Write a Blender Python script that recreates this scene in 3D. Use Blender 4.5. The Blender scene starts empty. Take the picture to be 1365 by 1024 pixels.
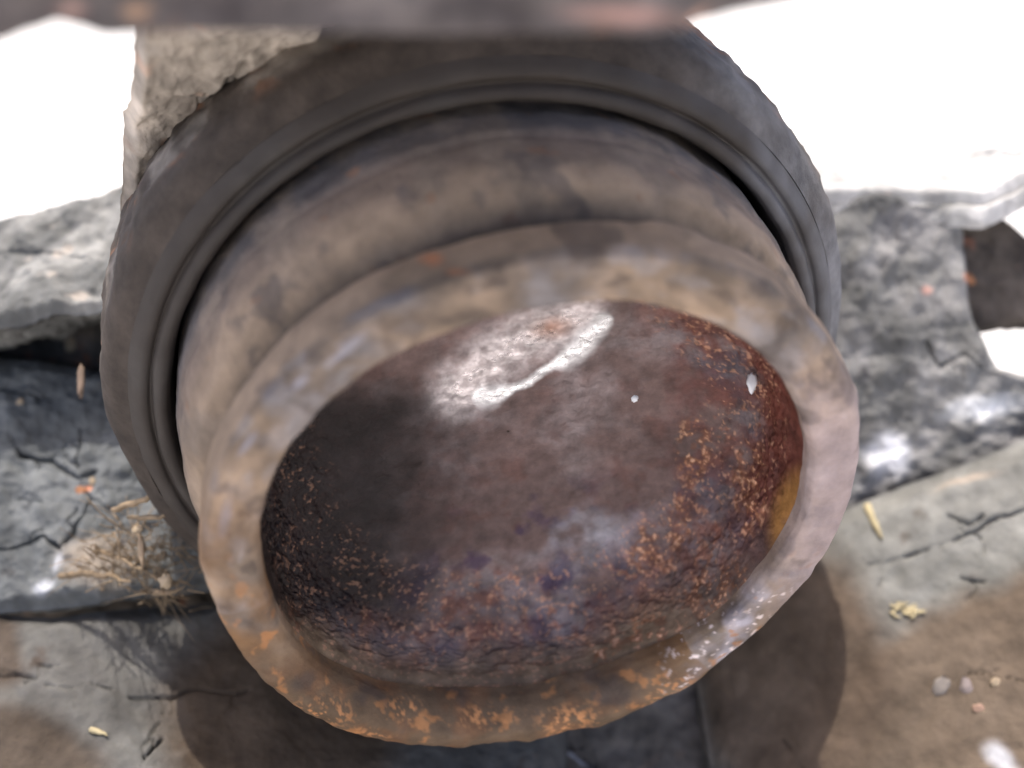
import bpy, math, random
import numpy as np
from mathutils import Matrix, Vector
random.seed(7); rng = np.random.default_rng(7)
scene = bpy.context.scene
U = 0.027                       # metres per unit: the piston radius
FPX = 1500.0                    # focal length in photo pixels (1365 wide)
# ------------------------------------------------------------------ camera
PITCH = math.radians(22)
CAM = np.array([0.0, 0.0, 0.42])
cp, sp = math.cos(PITCH), math.sin(PITCH)
RC = np.array([[1, 0, 0], [0, sp, -cp], [0, cp, sp]]).astype(float)   # columns: right, up, back
cam_data = bpy.data.cameras.new('camera'); cam = bpy.data.objects.new('camera', cam_data)
scene.collection.objects.link(cam)
mw = np.eye(4); mw[:3, :3] = RC; mw[:3, 3] = CAM
cam.matrix_world = Matrix(mw.tolist())
cam_data.sensor_width = 36; cam_data.lens = FPX * 36 / 1365
cam_data.clip_start = 0.002; cam_data.clip_end = 500
cam_data.dof.use_dof = True; cam_data.dof.focus_distance = 3.75 * U
cam_data.dof.aperture_fstop = 15
scene.camera = cam
# ------------------------------------------------------------------ light
SUN_EL, SUN_AZ = math.radians(83), math.radians(300)    # azimuth from +Y clockwise
sv = Vector((math.sin(SUN_AZ) * math.cos(SUN_EL), math.cos(SUN_AZ) * math.cos(SUN_EL), math.sin(SUN_EL)))
w = bpy.data.worlds.new('World'); scene.world = w; w.use_nodes = True
wn = w.node_tree; bg = wn.nodes['Background']
sky = wn.nodes.new('ShaderNodeTexSky'); sky.sky_type = 'NISHITA'; sky.sun_disc = False
sky.sun_elevation = SUN_EL; sky.sun_rotation = SUN_AZ; sky.dust_density = 4.0; sky.air_density = 0.6
wn.links.new(sky.outputs[0], bg.inputs[0]); bg.inputs[1].default_value = 0.14
sl = bpy.data.lights.new('sun', 'SUN'); sl.energy = 2.0; sl.angle = math.radians(0.5); sl.color = (1, 0.95, 0.88)
so = bpy.data.objects.new('sun', sl); scene.collection.objects.link(so)
so.rotation_euler = sv.to_track_quat('Z', 'Y').to_euler()
vs = scene.view_settings
vs.view_transform = 'Standard'; vs.look = 'None'; vs.gamma = 1; vs.exposure = 1.3
# ------------------------------------------------------------------ frames
def rotv(w_):
    t = np.linalg.norm(w_) + 1e-12; k = np.array(w_) / t
    K = np.array([[0, -k[2], k[1]], [k[2], 0, -k[0]], [-k[1], k[0], 0]])
    return np.eye(3) + math.sin(t) * K + (1 - math.cos(t)) * K @ K
RP = rotv([-0.679, 0.207, -0.136]) @ np.array([[1, 0, 0], [0, 0, -1], [0, 1, 0]], float)
CP = np.array([-0.169, -2.350, 2.557])
RPW = RC @ RP.T                                   # piston frame -> world rotation
TPW = CAM - RPW @ CP * U
def pw(q): return (RPW @ (np.asarray(q, float) * U).T).T + TPW if np.ndim(q) == 1 else (np.asarray(q) * U) @ RPW.T + TPW
def px(u, v, d):
    u = np.asarray(u, float); v = np.asarray(v, float); d = np.asarray(d, float)
    c = np.stack([(u - 682.5) / FPX * d, (512 - v) / FPX * d, -d], -1) * U
    return c @ RC.T + CAM
def proj(P):
    c = (P - CAM) @ RC
    return 682.5 + FPX * c[..., 0] / -c[..., 2], 512 - FPX * c[..., 1] / -c[..., 2]
# ------------------------------------------------------------------ noise
_perm = rng.permutation(256); _perm = np.r_[_perm, _perm, _perm]
_g = rng.normal(size=(256, 3)); _g /= np.linalg.norm(_g, axis=1)[:, None]
def pn(p):
    i = np.floor(p).astype(int); f = p - i; i &= 255; s = f * f * f * (f * (f * 6 - 15) + 10); r = 0
    for a in (0, 1):
        for b in (0, 1):
            for c in (0, 1):
                h = _perm[_perm[_perm[(i[..., 0] + a) & 255] + ((i[..., 1] + b) & 255)] + ((i[..., 2] + c) & 255)]
                gd = (_g[h] * (f - np.array([a, b, c]))).sum(-1)
                r = r + gd * (s[..., 0] if a else 1 - s[..., 0]) * (s[..., 1] if b else 1 - s[..., 1]) * (s[..., 2] if c else 1 - s[..., 2])
    return r
def fbm(p, sc=1.0, o=4, ridge=False):
    a = 1.0; t = 0; r = 0; p = p * sc
    for _ in range(o):
        n = pn(p + 17.3 * _)
        r = r + a * ((0.5 - np.abs(n) * 2) if ridge else n); t += a; a *= .5; p = p * 2.03
    return r / t * (1 if ridge else 1.8)
def sm(a, b, x): t = np.clip((x - a) / (b - a), 0, 1); return t * t * (3 - 2 * t)
def blob(u, v, cu, cv, ru, rv, ang=0, hard=.5):
    a = math.radians(ang); x = (u - cu) * math.cos(a) + (v - cv) * math.sin(a); y = -(u - cu) * math.sin(a) + (v - cv) * math.cos(a)
    return 1 - sm(hard, 1, np.hypot(x / ru, y / rv))
def pdist(u, v, pts):
    d = np.full(np.shape(u), 1e9)
    for (a, b), (c, e) in zip(pts[:-1], pts[1:]):
        t = np.clip(((u - a) * (c - a) + (v - b) * (e - b)) / ((c - a) ** 2 + (e - b) ** 2 + 1e-9), 0, 1)
        d = np.minimum(d, np.hypot(u - a - t * (c - a), v - b - t * (e - b)))
    return d
def mixc(c, d, m): return c * (1 - m[..., None]) + np.array(d, float) * m[..., None]
# ------------------------------------------------------------------ materials
_mats = {}
def mat(name, rough=.75, metal=0.0, bump=.3, bscale=40, grain=.35, gscale=25, spec=.4, coat=0.0):
    """colour and gloss come from per-vertex attributes, fine grain and relief from procedural noise"""
    if name in _mats: return _mats[name]
    m = bpy.data.materials.new(name); m.use_nodes = True; t = m.node_tree; N = t.nodes; L = t.links
    b = N['Principled BSDF']
    at = N.new('ShaderNodeAttribute'); at.attribute_name = 'col'
    ar = N.new('ShaderNodeAttribute'); ar.attribute_name = 'gloss'
    tc = N.new('ShaderNodeTexCoord'); mp = N.new('ShaderNodeMapping'); mp.inputs['Scale'].default_value = (1 / U,) * 3
    L.new(tc.outputs['Object'], mp.inputs[0])
    def noise(s, d=6, r=.6):
        n = N.new('ShaderNodeTexNoise'); n.inputs['Scale'].default_value = s; n.inputs['Detail'].default_value = d
        n.inputs['Roughness'].default_value = r; L.new(mp.outputs[0], n.inputs['Vector']); return n
    n1 = noise(gscale); n2 = noise(bscale, 8, .65); n3 = noise(gscale * .22, 4)
    r1 = N.new('ShaderNodeMapRange'); r1.inputs[1].default_value = .3; r1.inputs[2].default_value = .7
    r1.inputs[3].default_value = 1 - grain; r1.inputs[4].default_value = 1 + grain; L.new(n1.outputs[0], r1.inputs[0])
    r3 = N.new('ShaderNodeMapRange'); r3.inputs[1].default_value = .3; r3.inputs[2].default_value = .7
    r3.inputs[3].default_value = 1 - grain * .6; r3.inputs[4].default_value = 1 + grain * .6; L.new(n3.outputs[0], r3.inputs[0])
    mu = N.new('ShaderNodeMath'); mu.operation = 'MULTIPLY'; L.new(r1.outputs[0], mu.inputs[0]); L.new(r3.outputs[0], mu.inputs[1])
    vm = N.new('ShaderNodeVectorMath'); vm.operation = 'SCALE'; L.new(at.outputs['Color'], vm.inputs[0]); L.new(mu.outputs[0], vm.inputs['Scale'])
    L.new(vm.outputs[0], b.inputs['Base Color'])
    # gloss attribute: 0 = the base roughness, 1 = polished
    rr = N.new('ShaderNodeMapRange'); rr.inputs[3].default_value = rough; rr.inputs[4].default_value = .16; L.new(ar.outputs['Fac'], rr.inputs[0])
    L.new(rr.outputs[0], b.inputs['Roughness'])
    mm = N.new('ShaderNodeMapRange'); mm.inputs[3].default_value = metal; mm.inputs[4].default_value = 1; L.new(ar.outputs['Fac'], mm.inputs[0])
    L.new(mm.outputs[0], b.inputs['Metallic'])
    b.inputs['Specular IOR Level'].default_value = spec
    bp = N.new('ShaderNodeBump'); bp.inputs['Strength'].default_value = bump; bp.inputs['Distance'].default_value = .02 * U
    L.new(n2.outputs[0], bp.inputs['Height']); L.new(bp.outputs[0], b.inputs['Normal'])
    _mats[name] = m; return m
def flat(name, col, rough=.8, grain=.3, sc=30):
    if name in _mats: return _mats[name]
    m = bpy.data.materials.new(name); m.use_nodes = True; t = m.node_tree; N = t.nodes; L = t.links; b = N['Principled BSDF']
    tc = N.new('ShaderNodeTexCoord'); n = N.new('ShaderNodeTexNoise'); n.inputs['Scale'].default_value = sc / U; n.inputs['Detail'].default_value = 5
    L.new(tc.outputs['Object'], n.inputs['Vector'])
    r = N.new('ShaderNodeValToRGB'); r.color_ramp.elements[0].position = .3; r.color_ramp.elements[1].position = .7
    r.color_ramp.elements[0].color = (*[c * (1 - grain) for c in col], 1); r.color_ramp.elements[1].color = (*[c * (1 + grain) for c in col], 1)
    L.new(n.outputs[0], r.inputs[0]); L.new(r.outputs[0], b.inputs['Base Color']); b.inputs['Roughness'].default_value = rough
    bp = N.new('ShaderNodeBump'); bp.inputs['Strength'].default_value = .5; bp.inputs['Distance'].default_value = .01 * U
    L.new(n.outputs[0], bp.inputs['Height']); L.new(bp.outputs[0], b.inputs['Normal'])
    _mats[name] = m; return m
# ------------------------------------------------------------------ objects
COL = scene.collection
def tag(o, label=None, cat=None, group=None, kind=None):
    for k, x in (('label', label), ('category', cat), ('group', group), ('kind', kind)):
        if x: o[k] = x
    return o
def empty(name, loc, rot=None):
    o = bpy.data.objects.new(name, None); o.empty_display_size = .005; COL.objects.link(o)
    m = np.eye(4); m[:3, 3] = loc
    if rot is not None: m[:3, :3] = rot
    o.matrix_world = Matrix(m.tolist()); return o
def build(name, V, F, m, parent=None, col=None, gloss=None, smooth=True, frame=None):
    """V in world metres; frame = (R, T) of the object (or that of its parent)"""
    V = np.asarray(V, float)
    if parent is not None:
        M = np.array(parent['_f']).reshape(4, 4); R, T = M[:3, :3], M[:3, 3]
    else:
        R, T = frame if frame else (np.eye(3), V.mean(0))
    L = (V - T) @ R
    me = bpy.data.meshes.new(name); me.from_pydata(L.tolist(), [], [tuple(f) for f in F]); me.update()
    if smooth: me.polygons.foreach_set('use_smooth', [True] * len(me.polygons))
    if col is not None:
        a = me.attributes.new('col', 'FLOAT_COLOR', 'POINT'); c = np.ones((len(V), 4)); c[:, :3] = np.clip(col, 0, 1); a.data.foreach_set('color', c.ravel())
        g = me.attributes.new('gloss', 'FLOAT', 'POINT'); g.data.foreach_set('value', (np.zeros(len(V)) if gloss is None else gloss).astype(float))
    me.materials.append(m); o = bpy.data.objects.new(name, me); COL.objects.link(o)
    if parent is not None: o.parent = parent
    else:
        mm = np.eye(4); mm[:3, :3] = R; mm[:3, 3] = T; o.matrix_world = Matrix(mm.tolist())
    return o
def thing(name, loc, rot=None, **k):
    o = empty(name, loc, rot); m = np.eye(4); m[:3, 3] = loc
    if rot is not None: m[:3, :3] = rot
    o['_f'] = m.ravel().tolist(); tag(o, **k); return o
def gridfaces(n, m_, wrap=False):
    i = np.arange(n - 1)[:, None]; jm = m_ if wrap else m_ - 1; j = np.arange(jm)[None]
    a = i * m_ + j; b = i * m_ + (j + 1) % m_
    return np.stack([a, b, b + m_, a + m_], -1).reshape(-1, 4)
def resample(pts, n):
    p = np.array(pts, float); d = np.r_[0, np.cumsum(np.linalg.norm(np.diff(p, axis=0), axis=1))]; s = np.linspace(0, d[-1], n)
    return np.stack([np.interp(s, d, p[:, k]) for k in range(p.shape[1])], -1)
def smoothline(p, it):
    for _ in range(it):
        q = p.copy(); q[1:-1] = (p[:-2] + 2 * p[1:-1] + p[2:]) / 4; p = q
    return p
def lathe(name, prof, seg, n, m, parent, shade, disp=None, soft=3):
    """prof: (r, y) in the piston frame; disp(q, th, s, P)->offset along the normal; shade(q, u, v)->(col, gloss)"""
    pr = smoothline(resample(prof, n), soft); th = np.linspace(0, 2 * math.pi, seg, endpoint=False)
    tan = np.gradient(pr, axis=0); nr = np.stack([-tan[:, 1], tan[:, 0]], -1); nr /= np.linalg.norm(nr, axis=1)[:, None] + 1e-9
    R_ = pr[:, 0][:, None] * np.ones(seg); Y = pr[:, 1][:, None] * np.ones(seg)
    q = np.stack([R_ * np.cos(th), Y, R_ * np.sin(th)], -1)
    if disp is not None:
        d = disp(q, th[None] + 0 * R_, pr)
        N_ = np.stack([nr[:, 0][:, None] * np.cos(th), nr[:, 1][:, None] + 0 * R_, nr[:, 0][:, None] * np.sin(th)], -1)
        q = q + N_ * d[..., None]
    # the lip is knocked out of round: it sags outward at its lower left
    k = 1 + .075 * sm(.25, 1, np.cos(th[None] - math.radians(-108))) * (1 - sm(.30, .60, q[..., 1])) + .042 * sm(.1, 1, np.cos(th[None] - math.radians(8))) * (1 - sm(.3, .5, q[..., 1])); q[..., 0] *= k; q[..., 2] *= k
    if name in ('rim', 'cup_lining'):               # and its mouth is worn back there
        r_ = np.hypot(q[..., 0], q[..., 2]); mk = sm(.35, 1, np.cos(th[None] - math.radians(-112)))
        q[..., 1] += mk * (.11 * (1 - sm(.84, 1.0, r_)) if name == 'rim' else .11 * (1 - sm(.09, .34, q[..., 1])))
        k2 = 1 + .03 * mk * ((1 - sm(.84, .99, r_)) if name == 'rim' else (1 - sm(.09, .34, q[..., 1] - .11 * mk)))
        q[..., 0] *= k2; q[..., 2] *= k2
    q = q.reshape(-1, 3); W = pw(q); u, v = proj(W); c, g = shade(q, u, v)
    return build(name, W, gridfaces(n, seg, True), m, parent, c, g)
def coons(top, bot, left, right, n, m_):
    """(u, v, d) polylines; top/bot run left to right, left/right top to bottom"""
    T, B = resample(top, m_), resample(bot, m_); L_, R_ = resample(left, n), resample(right, n)
    s = np.linspace(0, 1, m_)[None, :, None]; t = np.linspace(0, 1, n)[:, None, None]
    return (1 - t) * T[None] + t * B[None] + (1 - s) * L_[:, None] + s * R_[:, None] - (
        (1 - s) * (1 - t) * T[0] + s * (1 - t) * T[-1] + (1 - s) * t * B[0] + s * t * B[-1])
SURF = []
def slab(name, top, bot, m, shade, n=120, m_=160, thick=.4, amp=.03, sc=2.2, cracks=(), edge=.06, parent=None, relief=None, net=0, back=(0, 0, 1), frame=None, right=None):
    """a rough slab whose front face spans two outline polylines; rounded edges, real thickness, carved cracks"""
    left = [top[0], bot[0]]; right = right or [top[-1], bot[-1]]
    G = coons(top, bot, left, right, n, m_); P = px(G[..., 0], G[..., 1], G[..., 2])
    u, v = G[..., 0], G[..., 1]
    du = np.gradient(P, axis=1); dv = np.gradient(P, axis=0); Nn = np.cross(dv, du); Nn /= np.linalg.norm(Nn, axis=-1)[..., None] + 1e-12
    Nn *= np.sign(((CAM - P) * Nn).sum(-1))[..., None]
    q = P / U
    h = amp * fbm(q, sc, 5) + amp * .35 * fbm(q, sc * 5, 4) - amp * .5 * np.maximum(0, fbm(q + 9, sc * 2.2, 3))
    wob = 12 * fbm(q, 6, 6); wob2 = 12 * fbm(q + 5, 6, 6)
    rc = random.Random(len(name)); allc = list(cracks)
    for pts, wd, dp in cracks:                      # short side branches
        for _ in range(3):
            k = rc.randrange(len(pts) - 1); (a0, b0), (a1, b1) = pts[k], pts[k + 1]; t = rc.random(); x0, y0 = a0 + t * (a1 - a0), b0 + t * (b1 - b0)
            an = math.atan2(b1 - b0, a1 - a0) + rc.choice((-1, 1)) * rc.uniform(.6, 1.4); l_ = rc.uniform(12, 34)
            allc.append(([(x0, y0), (x0 + l_ * .5 * math.cos(an), y0 + l_ * .5 * math.sin(an)), (x0 + l_ * math.cos(an + .5), y0 + l_ * math.sin(an + .5))], wd * .55, dp * .5))
    for pts, wd, dp in allc:
        dd = pdist(u + wob, v + wob2, pts); wv = wd * .40 * (1 + 1.1 * fbm(q + 3, 5, 3))
        h = h - .5 * dp * sm(-.55, .1, fbm(q + 23, 4, 3)) * np.exp(-(dd / np.maximum(wv, .6)) ** 2)
    if net: h = h - net * np.exp(-(np.abs(fbm(q + 40, 1.6, 3)) / .012) ** 2) * sm(.0, .25, fbm(q + 50, 1.1, 2)) * .6 + amp * .5 * fbm(q + 60, 12, 3)
    if relief is not None: h = h + relief(u, v, q)
    i = np.arange(n)[:, None] / (n - 1); j = np.arange(m_)[None] / (m_ - 1)
    dw = np.minimum(np.minimum(i, 1 - i) * n, np.minimum(j, 1 - j) * m_) / (.07 * min(n, m_))
    h = h - edge * (1 - sm(0, 1, dw)) ** 2
    F_ = P + Nn * (h * U)[..., None]
    bv = RC @ np.array([back[0], back[1], -back[2]], float); bv = bv / np.linalg.norm(bv)
    K_ = F_ + bv * thick * U
    c, g = shade(u, v, q, h); nn = n * m_
    idx = np.arange(nn).reshape(n, m_); rim = np.r_[idx[0, :-1], idx[:-1, -1], idx[-1, ::-1][:-1], idx[::-1, 0][:-1]]
    FR = F_.reshape(-1, 3)[rim]; cen = FR.mean(0); out = FR - cen; out -= bv * (out @ bv)[:, None]; out /= np.linalg.norm(out, axis=1)[:, None]
    rows = []; nr = 14; cr = c.reshape(-1, 3)[rim]; cols = []
    for k in range(1, nr):
        L0 = FR + bv * thick * U * k / nr; f_ = math.sin(math.pi * k / nr) ** .4
        dn = fbm(L0 / U, sc, 4) * amp * 1.5 + fbm(L0 / U + 3, sc * 4, 4) * amp
        rows.append(L0 + out * (dn * f_ * U)[:, None]); cols.append(cr * (1 + .5 * fbm(L0 / U + 8, sc * 2, 4))[:, None])
    V = np.r_[F_.reshape(-1, 3), K_.reshape(-1, 3), np.concatenate(rows)]
    F = gridfaces(n, m_); Fb = F[:, ::-1] + nn
    rings = [rim] + [2 * nn + k * len(rim) + np.arange(len(rim)) for k in range(nr - 1)] + [rim + nn]
    S = np.concatenate([np.stack([a, np.roll(a, -1), np.roll(b_, -1), b_], -1) for a, b_ in zip(rings[:-1], rings[1:])])
    c = c.reshape(-1, 3); g = g.reshape(-1)
    SURF.append((F_[::2, ::2].reshape(-1, 3), gridfaces((n + 1) // 2, (m_ + 1) // 2)))
    return build(name, V, np.r_[F, Fb, S], m, parent, np.r_[c, c, np.concatenate(cols)], np.r_[g, g, np.zeros(len(rim) * (nr - 1))], frame=frame)

# ================================================================== setting
gm = flat('bleached_gravel', (.62, .60, .56), .9, .15, .5)
gn = 40; xs = np.sign(np.linspace(-1, 1, gn)) * np.abs(np.linspace(-1, 1, gn)) ** 3 * 200
GX, GY = np.meshgrid(xs, xs); GP = np.stack([GX, GY, 0.0 * GX], -1).reshape(-1, 3)
g_ = build('ground', GP, gridfaces(gn, gn), gm); tag(g_, label='pale sunlit ground far behind the rusty parts', kind='structure')

# ================================================================== piston
m_wall = mat('dusty_rusted_steel', .8, 0, .35, 22, .25, 9)
m_rim = mat('worn_rim_steel', .72, .0, .45, 18, .30, 8, .25)
m_cup = mat('rusted_cup_steel', .55, 0.0, .45, 34, .35, 16, .18)
pist = thing('brake_piston', TPW, RPW, label='round rusty hollow piston cup with a grooved lip pushed out of the bore', cat='brake piston')
def ang(q): return np.degrees(np.arctan2(q[..., 2], q[..., 0]))        # 0 = right, 90 = top in the piston frame
def sh_wall(q, u, v):
    c = np.ones((len(q), 3)) * np.array([.165, .122, .095]); y = q[:, 1]
    c = mixc(c, (.29, .212, .148), (1 - sm(.34, .50, y + .05 * fbm(q, 3, 3))))
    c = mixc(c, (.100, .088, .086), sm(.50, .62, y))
    c = mixc(c, (.20, .155, .12), .7 * sm(.0, .35, fbm(q * np.array([1, .5, 1]), 4, 4)))
    c = mixc(c, (.07, .06, .06), .6 * sm(.15, .45, fbm(q + 4, 6, 4)))
    c = mixc(c, (.22, .11, .06), .5 * sm(.38, .55, fbm(q + 14, 9, 4)))
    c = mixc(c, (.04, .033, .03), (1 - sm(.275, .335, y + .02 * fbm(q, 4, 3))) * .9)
    return c, np.zeros(len(q))
def dp_wall(q, th, pr):
    return .012 * fbm(q, 2.0, 3) + .010 * fbm(q + 7, 7, 4)
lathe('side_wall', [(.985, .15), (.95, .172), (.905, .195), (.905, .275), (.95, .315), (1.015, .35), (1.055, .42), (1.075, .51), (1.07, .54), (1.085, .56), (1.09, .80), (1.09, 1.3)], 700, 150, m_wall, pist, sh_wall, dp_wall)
def sh_rim(q, u, v):
    r = np.hypot(q[:, 0], q[:, 2]); a = ang(q); y = q[:, 1]
    c = np.ones((len(q), 3)) * np.array([.285, .205, .142])
    face = sm(.0, .025, .05 - y) 
    c = mixc(c, (.145, .114, .092), face * sm(-.3, .4, fbm(q, 3, 4)))
    rr_ = np.stack([r * 9, 4 * np.cos(np.radians(a)), 4 * np.sin(np.radians(a))], -1)
    c = c * (1 + .65 * fbm(rr_, 1.3, 5) * face)[:, None]
    c = mixc(c, (.30, .28, .285), face * sm(.12, .4, fbm(rr_ + 5, 1.6, 4)) * .35)
    c = mixc(c, (.08, .060, .050), face * sm(.15, .45, fbm(rr_ + 15, 1.8, 4)) * .6)
    c = mixc(c, (.25, .235, .245), face * sm(-.05, .40, fbm(q + 2, 4.5, 4)) * sm(-40, 40, a) * .6)
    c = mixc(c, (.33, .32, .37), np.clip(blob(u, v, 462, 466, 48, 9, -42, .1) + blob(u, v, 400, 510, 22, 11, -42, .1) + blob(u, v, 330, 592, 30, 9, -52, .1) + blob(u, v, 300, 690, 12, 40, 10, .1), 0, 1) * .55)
    left = sm(120, 185, np.where(a < -60, a + 360, a)) * (a != 0)
    c = mixc(c, (.19, .098, .040), left * sm(-.45, .15, fbm(q + 5, 3.5, 4)) * .9 * sm(560, 760, v))
    c = mixc(c, (.33, .26, .255), sm(980, 1110, u) * sm(450, 600, v) * .85)                # pinkish metal on the right
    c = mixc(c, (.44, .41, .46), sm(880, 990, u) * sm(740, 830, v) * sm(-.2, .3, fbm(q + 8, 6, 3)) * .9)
    c = mixc(c, (.42, .19, .10), np.clip(blob(u, v, 575, 345, 26, 16, 0, .2) + blob(u, v, 610, 362, 24, 7, 0, .2) + blob(u, v, 525, 388, 14, 5, 0, .2), 0, 1) * sm(-.2, .25, fbm(q, 12, 3)))
    c = mixc(c, (.125, .082, .050), sm(830, 915, v + 20 * fbm(q, 4, 3)) * (1 - sm(830, 980, u)) * .95)
    c = mixc(c, (.20, .085, .035), sm(850, 930, v) * (1 - sm(800, 960, u)) * sm(-.1, .4, fbm(q + 6, 7, 4)) * .45)
    for (cu, cv, ru, rv) in ((430, 950, 60, 30), (535, 945, 40, 26), (650, 955, 60, 24), (760, 960, 60, 30), (900, 925, 60, 34), (480, 985, 60, 20)):
        c = mixc(c, (.50, .23, .095), blob(u, v, cu, cv, ru, rv, 0, .2) * sm(.08, .34, .3 * fbm(q + 6, 18, 3) + 1.0 * fbm(q + 20, 52, 2)))
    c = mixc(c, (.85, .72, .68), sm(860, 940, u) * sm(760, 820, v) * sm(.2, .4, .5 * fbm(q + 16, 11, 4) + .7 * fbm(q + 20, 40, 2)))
    c = mixc(c, (.40, .18, .07), sm(.22, .42, fbm(q + 15, 14, 4)) * sm(700, 860, v) * .7)
    c = mixc(c, (.08, .06, .05), sm(.15, .45, fbm(q + 25, 6, 4)) * .6)
    g = .45 * face * sm(.1, .35, fbm(q + 2, 4.5, 4)) * sm(-40, 40, a) + .35 * sm(900, 1000, u) * sm(760, 850, v)
    return c, g * .8
def dp_rim(q, th, pr):
    u, v = proj(pw(q.reshape(-1, 3))); u = u.reshape(q.shape[:2]); v = v.reshape(q.shape[:2])
    d = .012 * fbm(q, 2.0, 2) + .006 * fbm(q + 3, 8, 4) - .008 * sm(.1, .6, fbm(q + 6, 5, 3))
    bot = sm(840, 960, v) * (1 - sm(820, 960, u)); r_ = np.hypot(q[..., 0], q[..., 2])
    d += .012 * bot * fbm(q + 9, 9, 4)
    d += -.05 * blob(u, v, 1010, 895, 14, 14, 0, .1) + .03 * blob(u, v, 975, 880, 16, 10, 0, .1)
    return d
RI = .838
lathe('rim', [(RI, .075), (RI, .03), (RI + .012, .006), (RI + .03, .0), (.955, .0), (.985, .010), (1.0, .035), (1.006, .09), (1.006, .150), (.995, .166), (.97, .168)], 800, 90, m_rim, pist, sh_rim, dp_rim, 2)
def rustn(q): return fbm(q, 5, 4)
DEP = .485
def sh_cup(q, u, v):
    r = np.hypot(q[:, 0], q[:, 2]); y = q[:, 1]; a = ang(q)
    n1, n2, n3, n4 = fbm(q, 3, 4), fbm(q + 3, 9, 4), fbm(q + 6, 16, 4), fbm(q + 9, 6, 4)
    c = np.ones((len(q), 3)) * np.array([.13, .086, .078])
    c = mixc(c, (.22, .185, .188), sm(-.2, .4, n1 + .3 * n2) * .8)
    c = mixc(c, (.10, .045, .035), sm(.0, .4, n2) * .5)
                                 # grey film
    zone = np.clip(sm(.60, .72, r + .12 * n1) , 0, 1) * sm(.12, .24, y)                   # crusty ring around the floor
    c = mixc(c, (.17, .078, .060), zone * sm(-.25, .35, n2) * .85)
    c = mixc(c, (.085, .072, .092), zone * sm(-.05, .4, n4) * .7)
    n5 = fbm(q + 12, 26, 3); n6 = fbm(q + 20, 60, 2); lf = sm(380, 760, u)
    c = mixc(c, (.27, .115, .075), zone * sm(.12, .40, .6 * n3 + .6 * n5) * .75 * (.35 + .65 * lf))
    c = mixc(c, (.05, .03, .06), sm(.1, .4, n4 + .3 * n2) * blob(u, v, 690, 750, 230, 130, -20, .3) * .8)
    c = mixc(c, (.30, .30, .34), np.clip(blob(u, v, 780, 710, 120, 75, -10, .1), 0, 1) * sm(-.2, .3, n1 + .4 * n2) * .7)  # bluish sky sheen painted into the floor colour
    near = 1 - sm(.17, .34, y + .05 * n1)
    c = mixc(c, (.23, .160, .100), near * .95 * np.maximum(sm(720, 860, v), (1 - sm(380, 440, u)) * sm(600, 760, v)) * (1 - .4 * sm(850, 980, u)))
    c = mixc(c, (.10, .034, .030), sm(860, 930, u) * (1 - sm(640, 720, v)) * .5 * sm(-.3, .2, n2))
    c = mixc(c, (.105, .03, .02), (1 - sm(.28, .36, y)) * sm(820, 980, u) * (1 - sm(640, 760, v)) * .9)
    c = mixc(c, (.30, .145, .045), blob(u, v, 1058, 690, 40, 85, 12, .45) * sm(-.4, .1, n2 + .2) * near ** .5)
    clus = np.zeros(len(q))
    for (cu, cv, ru, rv) in ((420, 945, 70, 34), (530, 930, 30, 26), (650, 930, 36, 26), (740, 925, 50, 42), (700, 970, 90, 20), (900, 905, 60, 30), (860, 840, 70, 34), (960, 790, 70, 60), (800, 870, 40, 26), (395, 800, 16, 60), (370, 745, 20, 40), (470, 830, 30, 26), (600, 975, 70, 14), (870, 735, 40, 50), (925, 600, 30, 60), (905, 700, 30, 50), (1000, 650, 30, 90)):
        clus = np.maximum(clus, blob(u, v, cu, cv, ru, rv, 0, .2))
    c = mixc(c, (.42, .19, .09), clus * sm(.05, .30, .25 * n3 + .55 * n5 + .55 * n6 + .2 * n2) * .85)
    c = mixc(c, (.20, .085, .05), sm(.1, .4, clus) * sm(-.1, .2, n3 + n5) * .5)
    c = mixc(c, (.70, .42, .27), clus * sm(.28, .45, .2 * n3 + .6 * n5 + .7 * n6) * sm(500, 800, u))
    left_shade = (1 - sm(-110, 110, u - 600 + .12 * (v - 650) + 50 * n1 + 20 * n2)) * sm(470, 550, v) * (1 - sm(790, 880, v))  # shade on the cup's left side, painted in as near-black colour
    c = mixc(c, (.012, .008, .008), left_shade * .96)
    c = mixc(c, (.50, .27, .17), np.maximum(zone, near * sm(760, 860, v)) * sm(.22, .42, .5 * n3 + .8 * n6) * .6 * (1 - .6 * left_shade))
    # bright reflection on the floor, painted as a pale glossy patch
    hilite = np.clip(1 - sm(0, 1, pdist(u, v, [(610, 520), (690, 455), (775, 420)]) / 62), 0, 1)
    c = mixc(c, (.70, .64, .64), hilite ** 1.2 * (.45 + .5 * sm(-.4, .4, .5 * n3 + .8 * n5)))
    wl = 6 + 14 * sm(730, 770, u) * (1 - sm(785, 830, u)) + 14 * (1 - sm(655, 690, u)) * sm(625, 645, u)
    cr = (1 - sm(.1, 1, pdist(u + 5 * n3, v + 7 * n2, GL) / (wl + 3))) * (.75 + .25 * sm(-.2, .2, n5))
    c = mixc(c, (.85, .85, .86), cr)  # sharp crescent of the highlight, painted near white
    c = mixc(c, (.38, .19, .12), blob(u, v, 735, 437, 44, 22, -10, .0) * .7)
    g = .45 * sm(-.2, .3, n1) * (1 - zone) * (1 - near)
    g = g * (1 - left_shade)
    g = np.maximum(g, hilite ** 1.1 * (.45 + .35 * sm(-.4, .4, .5 * n3 + .8 * n5)))
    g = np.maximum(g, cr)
    return c, g
GL = [(636, 530), (668, 523), (706, 508), (748, 482), (782, 454), (810, 426)]
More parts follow.
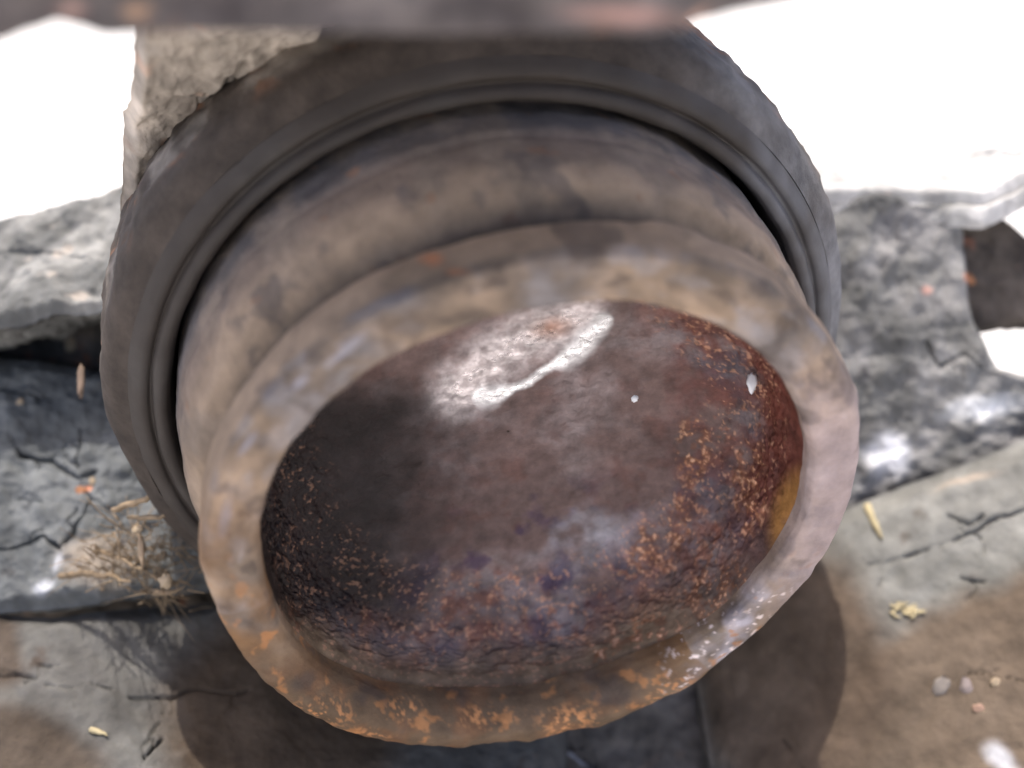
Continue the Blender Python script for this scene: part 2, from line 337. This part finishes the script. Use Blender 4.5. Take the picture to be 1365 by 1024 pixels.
def dp_cup(q, th, pr):
    u, v = proj(pw(q.reshape(-1, 3))); u = u.reshape(q.shape[:2]); v = v.reshape(q.shape[:2])
    ridge = .002 * np.exp(-(pdist(u, v, GL) / 18) ** 2) * (1 + .8 * fbm(q, 9, 3))  # low ridge shaped along the highlight to catch reflections
    s = np.clip(q[..., 1] / .4, 0, 1); r = np.hypot(q[..., 0], q[..., 2])
    zone = sm(.60, .72, r + .12 * fbm(q, 3, 4)) * sm(.12, .24, q[..., 1])
    n3 = fbm(q + 6, 16, 4)
    e = sm(.06, .16, q[..., 1])
    return ridge + e * (.012 * fbm(q, 2.5, 3) + zone * (.002 * fbm(q + 2, 14, 4, True) + .005 * n3 + .006 * fbm(q + 12, 28, 3) + .008 * fbm(q + 20, 60, 2)) + .006 * n3 + (1 - s) * .02 * np.maximum(0, n3))
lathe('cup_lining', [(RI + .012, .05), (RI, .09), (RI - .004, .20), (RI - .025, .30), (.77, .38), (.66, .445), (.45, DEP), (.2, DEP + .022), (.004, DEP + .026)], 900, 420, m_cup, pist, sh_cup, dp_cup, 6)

# ================================================================== caliper
cal = thing('brake_caliper', pw([0, 1.2, 0]), RPW, label='dark grimy caliper housing with round bore holding the rusty piston', cat='brake caliper')
m_seal = mat('dusty_black_rubber', .7, 0, .15, 14, .18, 6, .35)
m_cast = mat('grimy_cast_iron', .85, 0, .5, 18, .35, 10, .3)
def sh_seal(q, u, v):
    c = np.ones((len(q), 3)) * np.array([.046, .037, .031])
    c = mixc(c, (.16, .16, .172), sm(800, 1060, u) * sm(-.4, .3, fbm(q, 2.2, 4)) * .7)     # paler blue-grey towards the right
    c = mixc(c, (.060, .052, .046), sm(-.1, .4, fbm(q, 3, 4)) * .7)
    return c, np.zeros(len(q))
lathe('dust_seal', [(1.105, 1.1), (1.107, .80), (1.112, .70), (1.122, .668), (1.14, .660), (1.158, .668), (1.166, .685), (1.170, .700), (1.176, .700), (1.182, .686), (1.20, .682), (1.22, .695), (1.243, .72)], 500, 110, m_seal, cal, sh_seal, lambda q, th, pr: .008 * fbm(q, 2, 3) + .004 * fbm(q, 8, 3), 2)
def sh_boss(q, u, v):
    c = np.ones((len(q), 3)) * np.array([.060, .047, .038]); y = q[:, 1]
    c = mixc(c, (.19, .188, .195), sm(820, 1060, u) * sm(-.5, .3, fbm(q, 2.2, 4)) * .8)
    c = mixc(c, (.20, .175, .15), sm(.0, .35, fbm(q + 3, 4, 5)) * sm(.80, .90, y) * .9)
    c = mixc(c, (.22, .10, .05), sm(.25, .45, fbm(q + 13, 7, 4)) * .6 * sm(.78, .9, y))
    return c, np.zeros(len(q))
lathe('bore_collar', [(1.243, .72), (1.262, .735), (1.30, .765), (1.322, .80), (1.335, .86), (1.34, 1.0), (1.33, 1.3), (1.30, 1.7), (.9, 1.72), (.2, 1.72), (.01, 1.72)], 600, 170, m_cast, cal, sh_boss,
      lambda q, th, pr: (.020 * fbm(q, 2, 4) + .02 * sm(.78, .9, q[..., 1]) * fbm(q + 5, 9, 4)) * sm(.72, .76, q[..., 1]), 2)

def dirt(c0, c1, c2=None, k2=.0, sc=3, spots_and_shading=()):  # spots: stains, plus some light and shade put into the colour
    def f(u, v, q, h):
        c = np.ones(u.shape + (3,)) * np.array(c0)
        c = mixc(c, c1, sm(-.25, .3, fbm(q, sc, 5)))
        if c2 is not None: c = mixc(c, c2, sm(.3 - k2, .55 - k2, fbm(q + 31, sc * 2.2, 4)))
        for (cc, cu, cv, ru, rv, an, hd, k) in spots_and_shading:
            b = blob(u + 14 * fbm(q, 5, 3), v + 14 * fbm(q + 2, 5, 3), cu, cv, ru, rv, an, hd)
            c = mixc(c, cc, b * k)
        c = c * (1 + .25 * fbm(q + 4, sc * 6, 3))[..., None]
        return c, np.zeros(u.shape)
    return f
m_dirt = mat('caked_road_dirt', .95, 0, .9, 9, .30, 5, .2)
# web joining the collar to the crossbar, upper left
slab('web', [(190, -60, 2.75), (330, -60, 2.75), (470, -60, 2.8)], [(170, 300, 3.9), (215, 235, 3.8), (420, 110, 3.55)], m_cast,
     dirt((.30, .26, .22), (.46, .40, .34), (.42, .29, .22), .0, 2.5, [((.07, .065, .06), 290, 135, 70, 10, -42, .1, .9)]), 120, 120, .5, .05, 3.2, [([(235, 190), (290, 130), (330, 95)], 7, .08)], parent=cal)  # pale colour holds the side light falling on the web
slab('bridge', [(-230, -1300, 2.3), (1150, -1300, 2.3)], [(-270, -560, 2.3), (1150, -560, 2.3)], m_cast, dirt((.10, .09, .085), (.17, .15, .14)), 60, 90, 1.9, .04, 2, parent=cal, back=(0, 0, 1))  # unseen slab above the frame, added to keep sun off the piston
# ================================================================== crossbar in front (out of focus)
slab('crossbar', [(-260, -330, 1.75), (300, -330, 1.75), (900, -340, 1.75), (1500, -380, 1.75)],
     [(-260, 110, 2.15), (-60, 92, 2.15), (20, 66, 2.15), (75, 48, 2.15), (140, 64, 2.15), (205, 58, 2.15), (330, 60, 2.15), (600, 64, 2.15), (880, 60, 2.15), (940, 44, 2.15), (1090, 10, 2.15), (1500, -60, 2.15)], m_cast,
     dirt((.055, .046, .048), (.11, .095, .092), (.24, .13, .09), .0, 3, [((.45, .28, .18), 185, 12, 30, 18, 0, .1, .9), ((.40, .26, .22), 95, 12, 30, 14, 0, .1, .9), ((.33, .20, .17), 830, 18, 110, 22, 0, .1, .9), ((.5, .3, .22), 925, 15, 36, 10, -30, .1, .9)]),
     90, 260, .45, .03, 3, back=(0, .55, 1))
tag(bpy.data.objects['crossbar'], 'dark blurred rusty crossbar running along the top edge in front', 'crossbar')
# ================================================================== left side
GREY = (.25, .25, .245); 
o = slab('casting_lug', [(-260, 300, 4.9), (0, 285, 4.9), (60, 268, 4.85), (130, 250, 4.8), (220, 210, 4.8), (330, 200, 4.8)],
     [(-260, 480, 4.45), (0, 424, 4.45), (70, 411, 4.45), (130, 404, 4.45), (220, 396, 4.5), (330, 386, 4.6)], m_dirt,
     dirt((.12, .12, .115), (.25, .245, .23), (.34, .30, .26), .0, 4), 110, 200, .5, .06, 3, [([(-20, 340), (60, 330), (120, 345)], 5, .05)])
tag(o, 'pale dusty cast lug left of the round collar, above a dark recess', 'casting lug')
o = slab('recess_wall', [(-260, 340, 5.1), (330, 330, 5.1)], [(-260, 860, 5.1), (330, 860, 5.1)], m_dirt, dirt((.06, .055, .05), (.12, .10, .085), (.25, .10, .05), -.05, 5), 90, 160, .3, .05, 4)
tag(o, 'dark brown recessed casting wall between pale lug and cracked mud', 'casting wall')
ck = [([(-20, 515), (15, 518), (38, 522), (50, 530)], 4, .10), ([(18, 585), (28, 608), (60, 612), (90, 632), (108, 636), (128, 626)], 5, .13), ([(108, 570), (110, 600), (104, 620)], 3, .09), ([(-10, 730), (25, 728), (60, 718), (80, 738), (98, 715), (108, 690)], 4, .12), ([(60, 612), (90, 600)], 2.5, .06), ([(110, 640), (118, 668), (108, 690)], 3, .06), ([(20, 660), (60, 668)], 2, .04)]
o = slab('mud_crust', [(-260, 470, 4.8), (0, 474, 4.8), (60, 480, 4.8), (130, 489, 4.8), (220, 500, 4.8), (330, 505, 4.9)], [(-260, 818, 4.4), (0, 814, 4.4), (60, 810, 4.4), (130, 800, 4.4), (220, 790, 4.5), (330, 780, 4.6)], m_dirt,
     dirt((.092, .097, .099), (.135, .14, .14), (.06, .06, .06), -.05, 3, [((.42, .43, .46), 62, 783, 20, 16, -40, .2, .9), ((.42, .43, .46), 76, 755, 9, 16, 20, .2, .8), ((.30, .25, .20), 130, 750, 70, 50, 0, .3, .8), ((.5, .2, .1), 110, 655, 9, 7, 0, .2, .9)]),
     220, 330, .5, .045, 2.5, ck, net=.03)
tag(o, 'cracked blue grey mud crust beside the collar at the left edge', 'mud crust')
ck = [([(45, 883), (60, 890), (78, 891)], 3, .08), ([(58, 912), (75, 923), (105, 922), (118, 913), (150, 918)], 4, .07), ([(170, 926), (260, 925), (330, 926)], 4, .06), ([(188, 1008), (203, 992), (215, 980)], 4, .10), ([(-10, 905), (40, 900)], 3, .06)]
o = slab('lower_ledge', [(-260, 806, 4.45), (0, 812, 4.45), (60, 816, 4.45), (140, 806, 4.5), (300, 790, 4.75), (560, 780, 5.0), (760, 780, 5.1)], [(-260, 1300, 3.4), (0, 1300, 3.4), (330, 1300, 3.5), (760, 1300, 3.9)], m_dirt,
     dirt((.10, .095, .088), (.13, .125, .115), (.07, .055, .045), -.05, 3, [((.075, .052, .034), 380, 960, 200, 190, 0, .6, .9), ((.070, .052, .038), 30, 1000, 150, 70, 20, .5, .9), ((.075, .056, .042), -10, 870, 60, 70, 0, .5, .9)]),  # brown patches paint the shade under the piston and at far left
     240, 380, .5, .03, 2.5, ck, back=(0, -1, .35))
tag(o, 'cracked dusty ledge below the cup at the lower left', 'ledge')
o = slab('lower_channel', [(430, 890, 5.0), (760, 880, 5.0), (1000, 850, 4.95), (1130, 800, 4.95)], [(430, 1300, 4.2), (1130, 1300, 4.1)], m_dirt,
     dirt((.12, .105, .092), (.19, .17, .155), (.14, .11, .09), 0, 3, [((.4, .4, .43), 765, 1005, 34, 4, 38, .2, .9), ((.07, .06, .05), 520, 1000, 140, 60, 0, .3, .8), ((.26, .16, .10), 1000, 990, 12, 60, 0, .2, .9), ((.10, .085, .08), 940, 950, 60, 60, 0, .3, .6)]), 120, 200, .5, .05, 3, [([(740, 990), (800, 1030)], 3, .06)], back=(0, -1, .35))  # dark left patch paints in the shade beneath the piston
tag(o, 'shadowed grey channel directly beneath the piston rim', 'channel')
# ================================================================== right side
ck = [([(1132, 738), (1160, 752), (1200, 748), (1262, 722), (1300, 706), (1340, 690), (1400, 672)], 4.5, .11), ([(1262, 690), (1285, 700), (1310, 690)], 4, .08), ([(1280, 770), (1310, 776)], 3, .05), ([(1040, 985), (1062, 1010), (1075, 1040)], 3, .05), ([(1290, 900), (1370, 905)], 3, .04)]
o = slab('lower_plate', [(900, 760, 5.0), (1080, 690, 4.9), (1150, 662, 4.85), (1260, 622, 4.8), (1365, 580, 4.75), (1620, 480, 4.7)], [(990, 1300, 4.1), (1620, 1300, 3.6)], m_dirt,
     dirt((.15, .146, .132), (.20, .195, .178), (.12, .105, .09), -.1, 2.5, [((.125, .090, .062), 1290, 960, 400, 170, -30, .75, .92), ((.14, .11, .09), 1060, 1010, 70, 90, 0, .3, .8), ((.5, .5, .52), 1335, 1010, 40, 22, 30, .2, .8), ((.35, .28, .22), 1290, 640, 60, 10, -20, .2, .6), ((.085, .060, .042), 1050, 900, 170, 230, 0, .6, .95)]),  # large brown patches paint shade on the lower corner and beside the piston
     250, 260, .5, .03, 2.2, ck, back=(0, -1, .35))
tag(o, 'wide dusty plate with a long crack at the lower right', 'plate')
o = slab('mounting_lug', [(1060, 246, 4.88), (1150, 242, 4.88), (1230, 244, 4.88), (1290, 256, 4.88)], [(1060, 860, 5.05), (1170, 780, 5.0), (1290, 700, 4.95), (1500, 620, 4.95)], m_dirt,
     dirt((.15, .147, .14), (.26, .25, .24), (.09, .085, .085), 0, 4, [((.85, .84, .86), 1185, 608, 42, 40, -20, .3, .9), ((.85, .84, .82), 1310, 545, 80, 26, -8, .3, .9), ((.6, .25, .14), 1292, 372, 12, 10, 0, .2, .9), ((.55, .3, .24), 1235, 385, 12, 10, 0, .2, .8), ((.10, .10, .11), 1200, 300, 60, 30, 0, .2, .6)]),  # near-white blotches paint blown-out sunlight into the colour
     200, 160, .4, .07, 2.2, right=[(1290, 256, 4.88), (1300, 400, 4.9), (1312, 440, 4.9), (1335, 492, 4.92), (1400, 508, 4.93), (1500, 560, 4.95), (1500, 620, 4.95)], cracks= [([(1235, 455), (1255, 490), (1285, 470), (1310, 490)], 5, .09)])
tag(o, 'lumpy grey cast mounting lug right of the collar', 'mounting lug')
o = slab('top_flange', [(1050, 185, 5.2), (1110, 186, 5.2), (1230, 196, 5.2), (1365, 192, 5.2), (1620, 180, 5.2)], [(1050, 262, 4.85), (1150, 254, 4.85), (1240, 256, 4.85), (1310, 262, 4.85), (1365, 237, 4.85), (1620, 150, 4.85)], m_dirt,
     dirt((.42, .41, .39), (.62, .60, .58), (.6, .45, .38), 0, 4), 70, 200, .10, .03, 2, [([(1120, 195), (1150, 212), (1200, 206)], 4, .05), ([(1250, 202), (1365, 205)], 3, .05)], back=(0, -1, .3))
tag(o, 'bleached sunlit flange along the top of the right side lug', 'flange')
o = slab('side_arm', [(1235, 262, 5.1), (1290, 258, 5.1), (1316, 262, 5.1), (1380, 322, 5.1), (1560, 420, 5.1)], [(1235, 450, 5.1), (1300, 446, 5.1), (1365, 430, 5.1), (1560, 426, 5.1)], m_dirt,
     dirt((.07, .058, .05), (.11, .09, .075), (.2, .1, .07), 0, 4), 90, 110, .35, .05, 3)
tag(o, 'dark brown side arm behind the lug at the right edge', 'side arm')

# ================================================================== small things
from mathutils.bvhtree import BVHTree
_tr = [BVHTree.FromPolygons([Vector(p) for p in V_], [tuple(f) for f in F_]) for V_, F_ in SURF]
def onto(u, v, d):
    """depth at which a small thing seen at this place lies on the dirt"""
    r = px(u, v, 1.0) - CAM; k = np.linalg.norm(r); r = Vector(r / k); best = None
    for t_ in _tr:
        h_ = t_.ray_cast(Vector(CAM), r)
        if h_[0] is not None and h_[3] / k > 3.2 and (best is None or h_[3] / k < best): best = h_[3] / k
    return best if best else d
straw_m = flat('dry_straw', (.40, .33, .19), .7, .2, 20); root_m = flat('dry_root', (.23, .165, .10), .85, .35, 20)
crumb_m = flat('pale_crumb', (.34, .26, .17), .8, .2, 8); white_m = flat('white_flake', (.75, .75, .76), .6, .1, 8); rust_m = flat('orange_rust', (.34, .15, .07), .8, .35, 12)
def tube(pts, rads, seg=6):
    pts = np.array(pts); V = []; 
    T = np.gradient(pts, axis=0); T /= np.linalg.norm(T, axis=1)[:, None] + 1e-12
    a = np.cross(T[0], [0.3, .5, .8]); 
    for p, t, r in zip(pts, T, rads):
        a = a - t * (a @ t); a /= np.linalg.norm(a) + 1e-12; b = np.cross(t, a)
        for k in range(seg):
            w_ = 2 * math.pi * k / seg; V.append(p + r * (math.cos(w_) * a + math.sin(w_) * b))
    n = len(pts); F = gridfaces(n, seg, True).tolist() + [list(range(seg))[::-1], list(range((n - 1) * seg, n * seg))]
    return np.array(V), F
def wisp(name, p, r, m, parent=None, n=14, wob=3, seg=6):
    g = smoothline(resample(p, n), 1); g[1:-1, :2] += rng.normal(0, wob * .4, (n - 2, 2)); P = px(g[:, 0], g[:, 1], g[:, 2])
    t = np.linspace(0, 1, n); rad = r * U * (1 - .75 * t ** 2) * (1 + .15 * rng.normal(size=n))
    V, F = tube(P, np.abs(rad), seg); return build(name, V, F, m, parent)
def flake(name, u, v, d, ru, rv, m, parent=None, an=0, seed=0, thick=.5):
    r2 = np.random.default_rng(seed); n, k = 10, 14; V = []; s = d / FPX * U
    for i in range(n):
        ph = math.pi * (i + .5) / n
        for j in range(k):
            th = 2 * math.pi * j / k; V.append([math.sin(ph) * math.cos(th), math.cos(ph), math.sin(ph) * math.sin(th)])
    V = np.array(V); V = V * (1 + .6 * fbm(V + seed * 3.1, 1.6, 4))[:, None]
    a = math.radians(an); X = V[:, 0] * ru; Y = -V[:, 1] * rv
    L = np.stack([(X * math.cos(a) - Y * math.sin(a)) * s, -(X * math.sin(a) + Y * math.cos(a)) * s, V[:, 2] * min(ru, rv) * thick * s], -1)
    W = L @ RC.T + px(u, v, d); F = gridfaces(n, k, True).tolist() + [list(range(k)), list(range((n - 1) * k, n * k))[::-1]]
    return build(name, W, F, m, parent)
so_ = lambda p: [(a, b, onto(a, b, c) - .012) for a, b, c in p]
o = wisp('straw_piece', so_([(1156, 674, 4.6), (1164, 694, 4.58), (1176, 718, 4.6)]), .017, straw_m, n=8, wob=1); tag(o, 'bright yellow straw stub just right of the piston rim', 'straw')
o = wisp('straw_piece', so_([(120, 972, 4.02), (132, 975, 4.02), (143, 981, 4.02)]), .012, straw_m, n=6, wob=1); tag(o, 'tiny pale straw lying on the cracked lower left ledge', 'straw')
cl = thing('straw_clump', px(1212, 812, onto(1212, 812, 4.45)), label='small golden straw clump on the dusty right plate', cat='straw clump')
for i in range(14):
    u0, v0 = 1192 + rng.uniform(0, 38), 812 + rng.uniform(-9, 9); a = rng.uniform(-.7, .7)
    wisp('straw', so_([(u0 - 8 * math.cos(a), v0 - 8 * math.sin(a), 4.42), (u0 + 9 * math.cos(a), v0 + 8 * math.sin(a), 4.38)]), .007, straw_m, cl, 5, 2, 5)
for (u, v, d, ru, rv, an, m, lab, cat, nm) in (
    (94, 458, 4.75, 8, 11, 10, crumb_m, 'pale egg shaped crumb in the dark recess at left', 'crumb', 'crumb'),
    (1256, 916, 3.98, 12, 14, 10, flat('grey_pebble', (.20, .17, .145), .8, .2, 6), 'rounder greyish pebble of the pair on the right plate', 'pebble', 'pebble'),
    (1289, 918, 3.98, 9, 14, -15, flat('pink_pebble', (.25, .20, .18), .8, .2, 6), 'slimmer pinkish pebble right of its greyish twin', 'pebble', 'pebble'),
    (1306, 945, 3.93, 10, 6, 20, flat('peach_pebble', (.32, .2, .14), .8, .2, 6), 'small peach coloured stone below the pebble pair', 'pebble', 'pebble'),
    (1327, 910, 3.95, 7, 7, 0, crumb_m, 'little tan crumb right of the pebble pair', 'crumb', 'crumb'),
    (27, 536, 4.70, 5, 5, 0, crumb_m, 'yellowish crumb under the topmost crack of the mud crust', 'crumb', 'crumb'),
    (123, 643, 4.58, 5, 6, 0, crumb_m, 'tan crumb at the right edge of the mud crust', 'crumb', 'crumb'),
    (108, 655, 4.56, 7, 7, 0, rust_m, 'orange rust crumb by the crack in the mud crust', 'rust crumb', 'rust_crumb'),
    (108, 508, 4.3, 5, 22, 3, flat('orange_sliver', (.2, .14, .10), .8, .3, 8), 'thin upright orange sliver against the collar edge', 'rust sliver', 'rust_sliver'),
    (1293, 372, 4.72, 11, 7, 20, rust_m, 'orange rust speck on the right edge of the lumpy lug', 'rust speck', 'rust_speck')):
    o = flake(nm, u, v, onto(u, v, d) if nm != 'rust_sliver' else d, ru, rv, m, an=an, seed=int(u)); tag(o, lab, cat)
# flakes inside the cup sit on the lining
def cuphit(u, v):
    c = np.array([(u - 682.5) / FPX, -(v - 512) / FPX, -1.0]); dr = RP @ c
    best = None
    for t in np.linspace(2.4, 5.5, 6000):
        q = CP + dr * t; r = math.hypot(q[0], q[2])
        wall = np.interp(q[1], [0, .09, .20, .30, .38, .445, DEP, DEP + .026], [RI, RI, RI - .004, RI - .025, .77, .66, .45, 0])
        if q[1] > .08 and r >= wall - .005: return t
    return 4
for (u, v, ru, rv, lab, m, nm, cat) in ((1002, 510, 7, 13, 'white oval paint flake stuck high on the right inner wall', white_m, 'paint_flake', 'paint flake'),
    (846, 530, 5, 6, 'tiny white speck on the cup floor right of the glare', white_m, 'paint_flake', 'paint flake')):
    o = flake(nm, u, v, cuphit(u, v), ru, rv, m, seed=int(v)); tag(o, lab, cat)
# ------------------------------------------------------------------ tuft of dry roots wedged beside the piston
tf = thing('root_tuft', px(185, 745, 4.0), label='frayed brown tuft of dry roots wedged left of the piston rim', cat='root tuft')
P0 = []
for i in range(300):
    k = rng.choice(3, p=[.45, .35, .2]); cu, cv = ((192, 728), (212, 770), (140, 745))[k]
    u0, v0 = cu + rng.normal(0, 22), cv + rng.normal(0, 18); a = rng.normal(.5, .9) + math.pi * (rng.random() < .5); L_ = rng.gamma(2.2, 11)
    b = a + rng.normal(0, .45); d0 = 4.33 + rng.normal(0, .05)
    w_ = [(u0, v0, d0), (u0 + L_ * .5 * math.cos(a), v0 + L_ * .5 * math.sin(a), d0 + rng.normal(0, .05)), (u0 + L_ * .5 * math.cos(a) + L_ * .5 * math.cos(b), v0 + L_ * .5 * math.sin(a) + L_ * .5 * math.sin(b), d0 + rng.normal(0, .08))]
    g = smoothline(resample(w_, 9), 2); P = px(g[:, 0], g[:, 1], g[:, 2])
    P0.append(tube(P, np.linspace(1, .4, 9) * rng.uniform(.0015, .0045) * U, 4))
V = []; F = []; n = 0
for v_, f_ in P0: V.append(v_); F += [[x + n for x in ff] for ff in f_]; n += len(v_)
o = build('root_fibres', np.concatenate(V), F, root_m, tf); tag(o, kind='stuff')
for w_, r in (([(130, 735, 4.35), (165, 745, 4.25), (205, 768, 4.2), (228, 780, 4.2)], .010), ([(182, 700, 4.25), (190, 735, 4.2), (188, 765, 4.2)], .013), ([(150, 680, 4.2), (190, 668, 4.1), (222, 640, 4.05)], .012), ([(170, 690, 4.2), (215, 690, 4.1), (240, 665, 4.1)], .010), ([(205, 790, 4.2), (230, 790, 4.2), (246, 782, 4.2)], .012), ([(80, 768, 4.38), (130, 765, 4.3), (175, 775, 4.25)], .014)):
    wisp('root', w_, r, root_m, tf)
flake('seed_husk', 221, 775, 4.15, 9, 9, crumb_m, tf, seed=5); flake('seed_husk', 183, 706, 4.15, 8, 5, crumb_m, tf, an=-30, seed=6); flake('bark_piece', 188, 735, 4.18, 4, 20, flat('bark', (.40, .29, .19), .85, .3, 10), tf, an=-5, seed=9)
for o in bpy.data.objects:
    if '_f' in o.keys(): del o['_f']
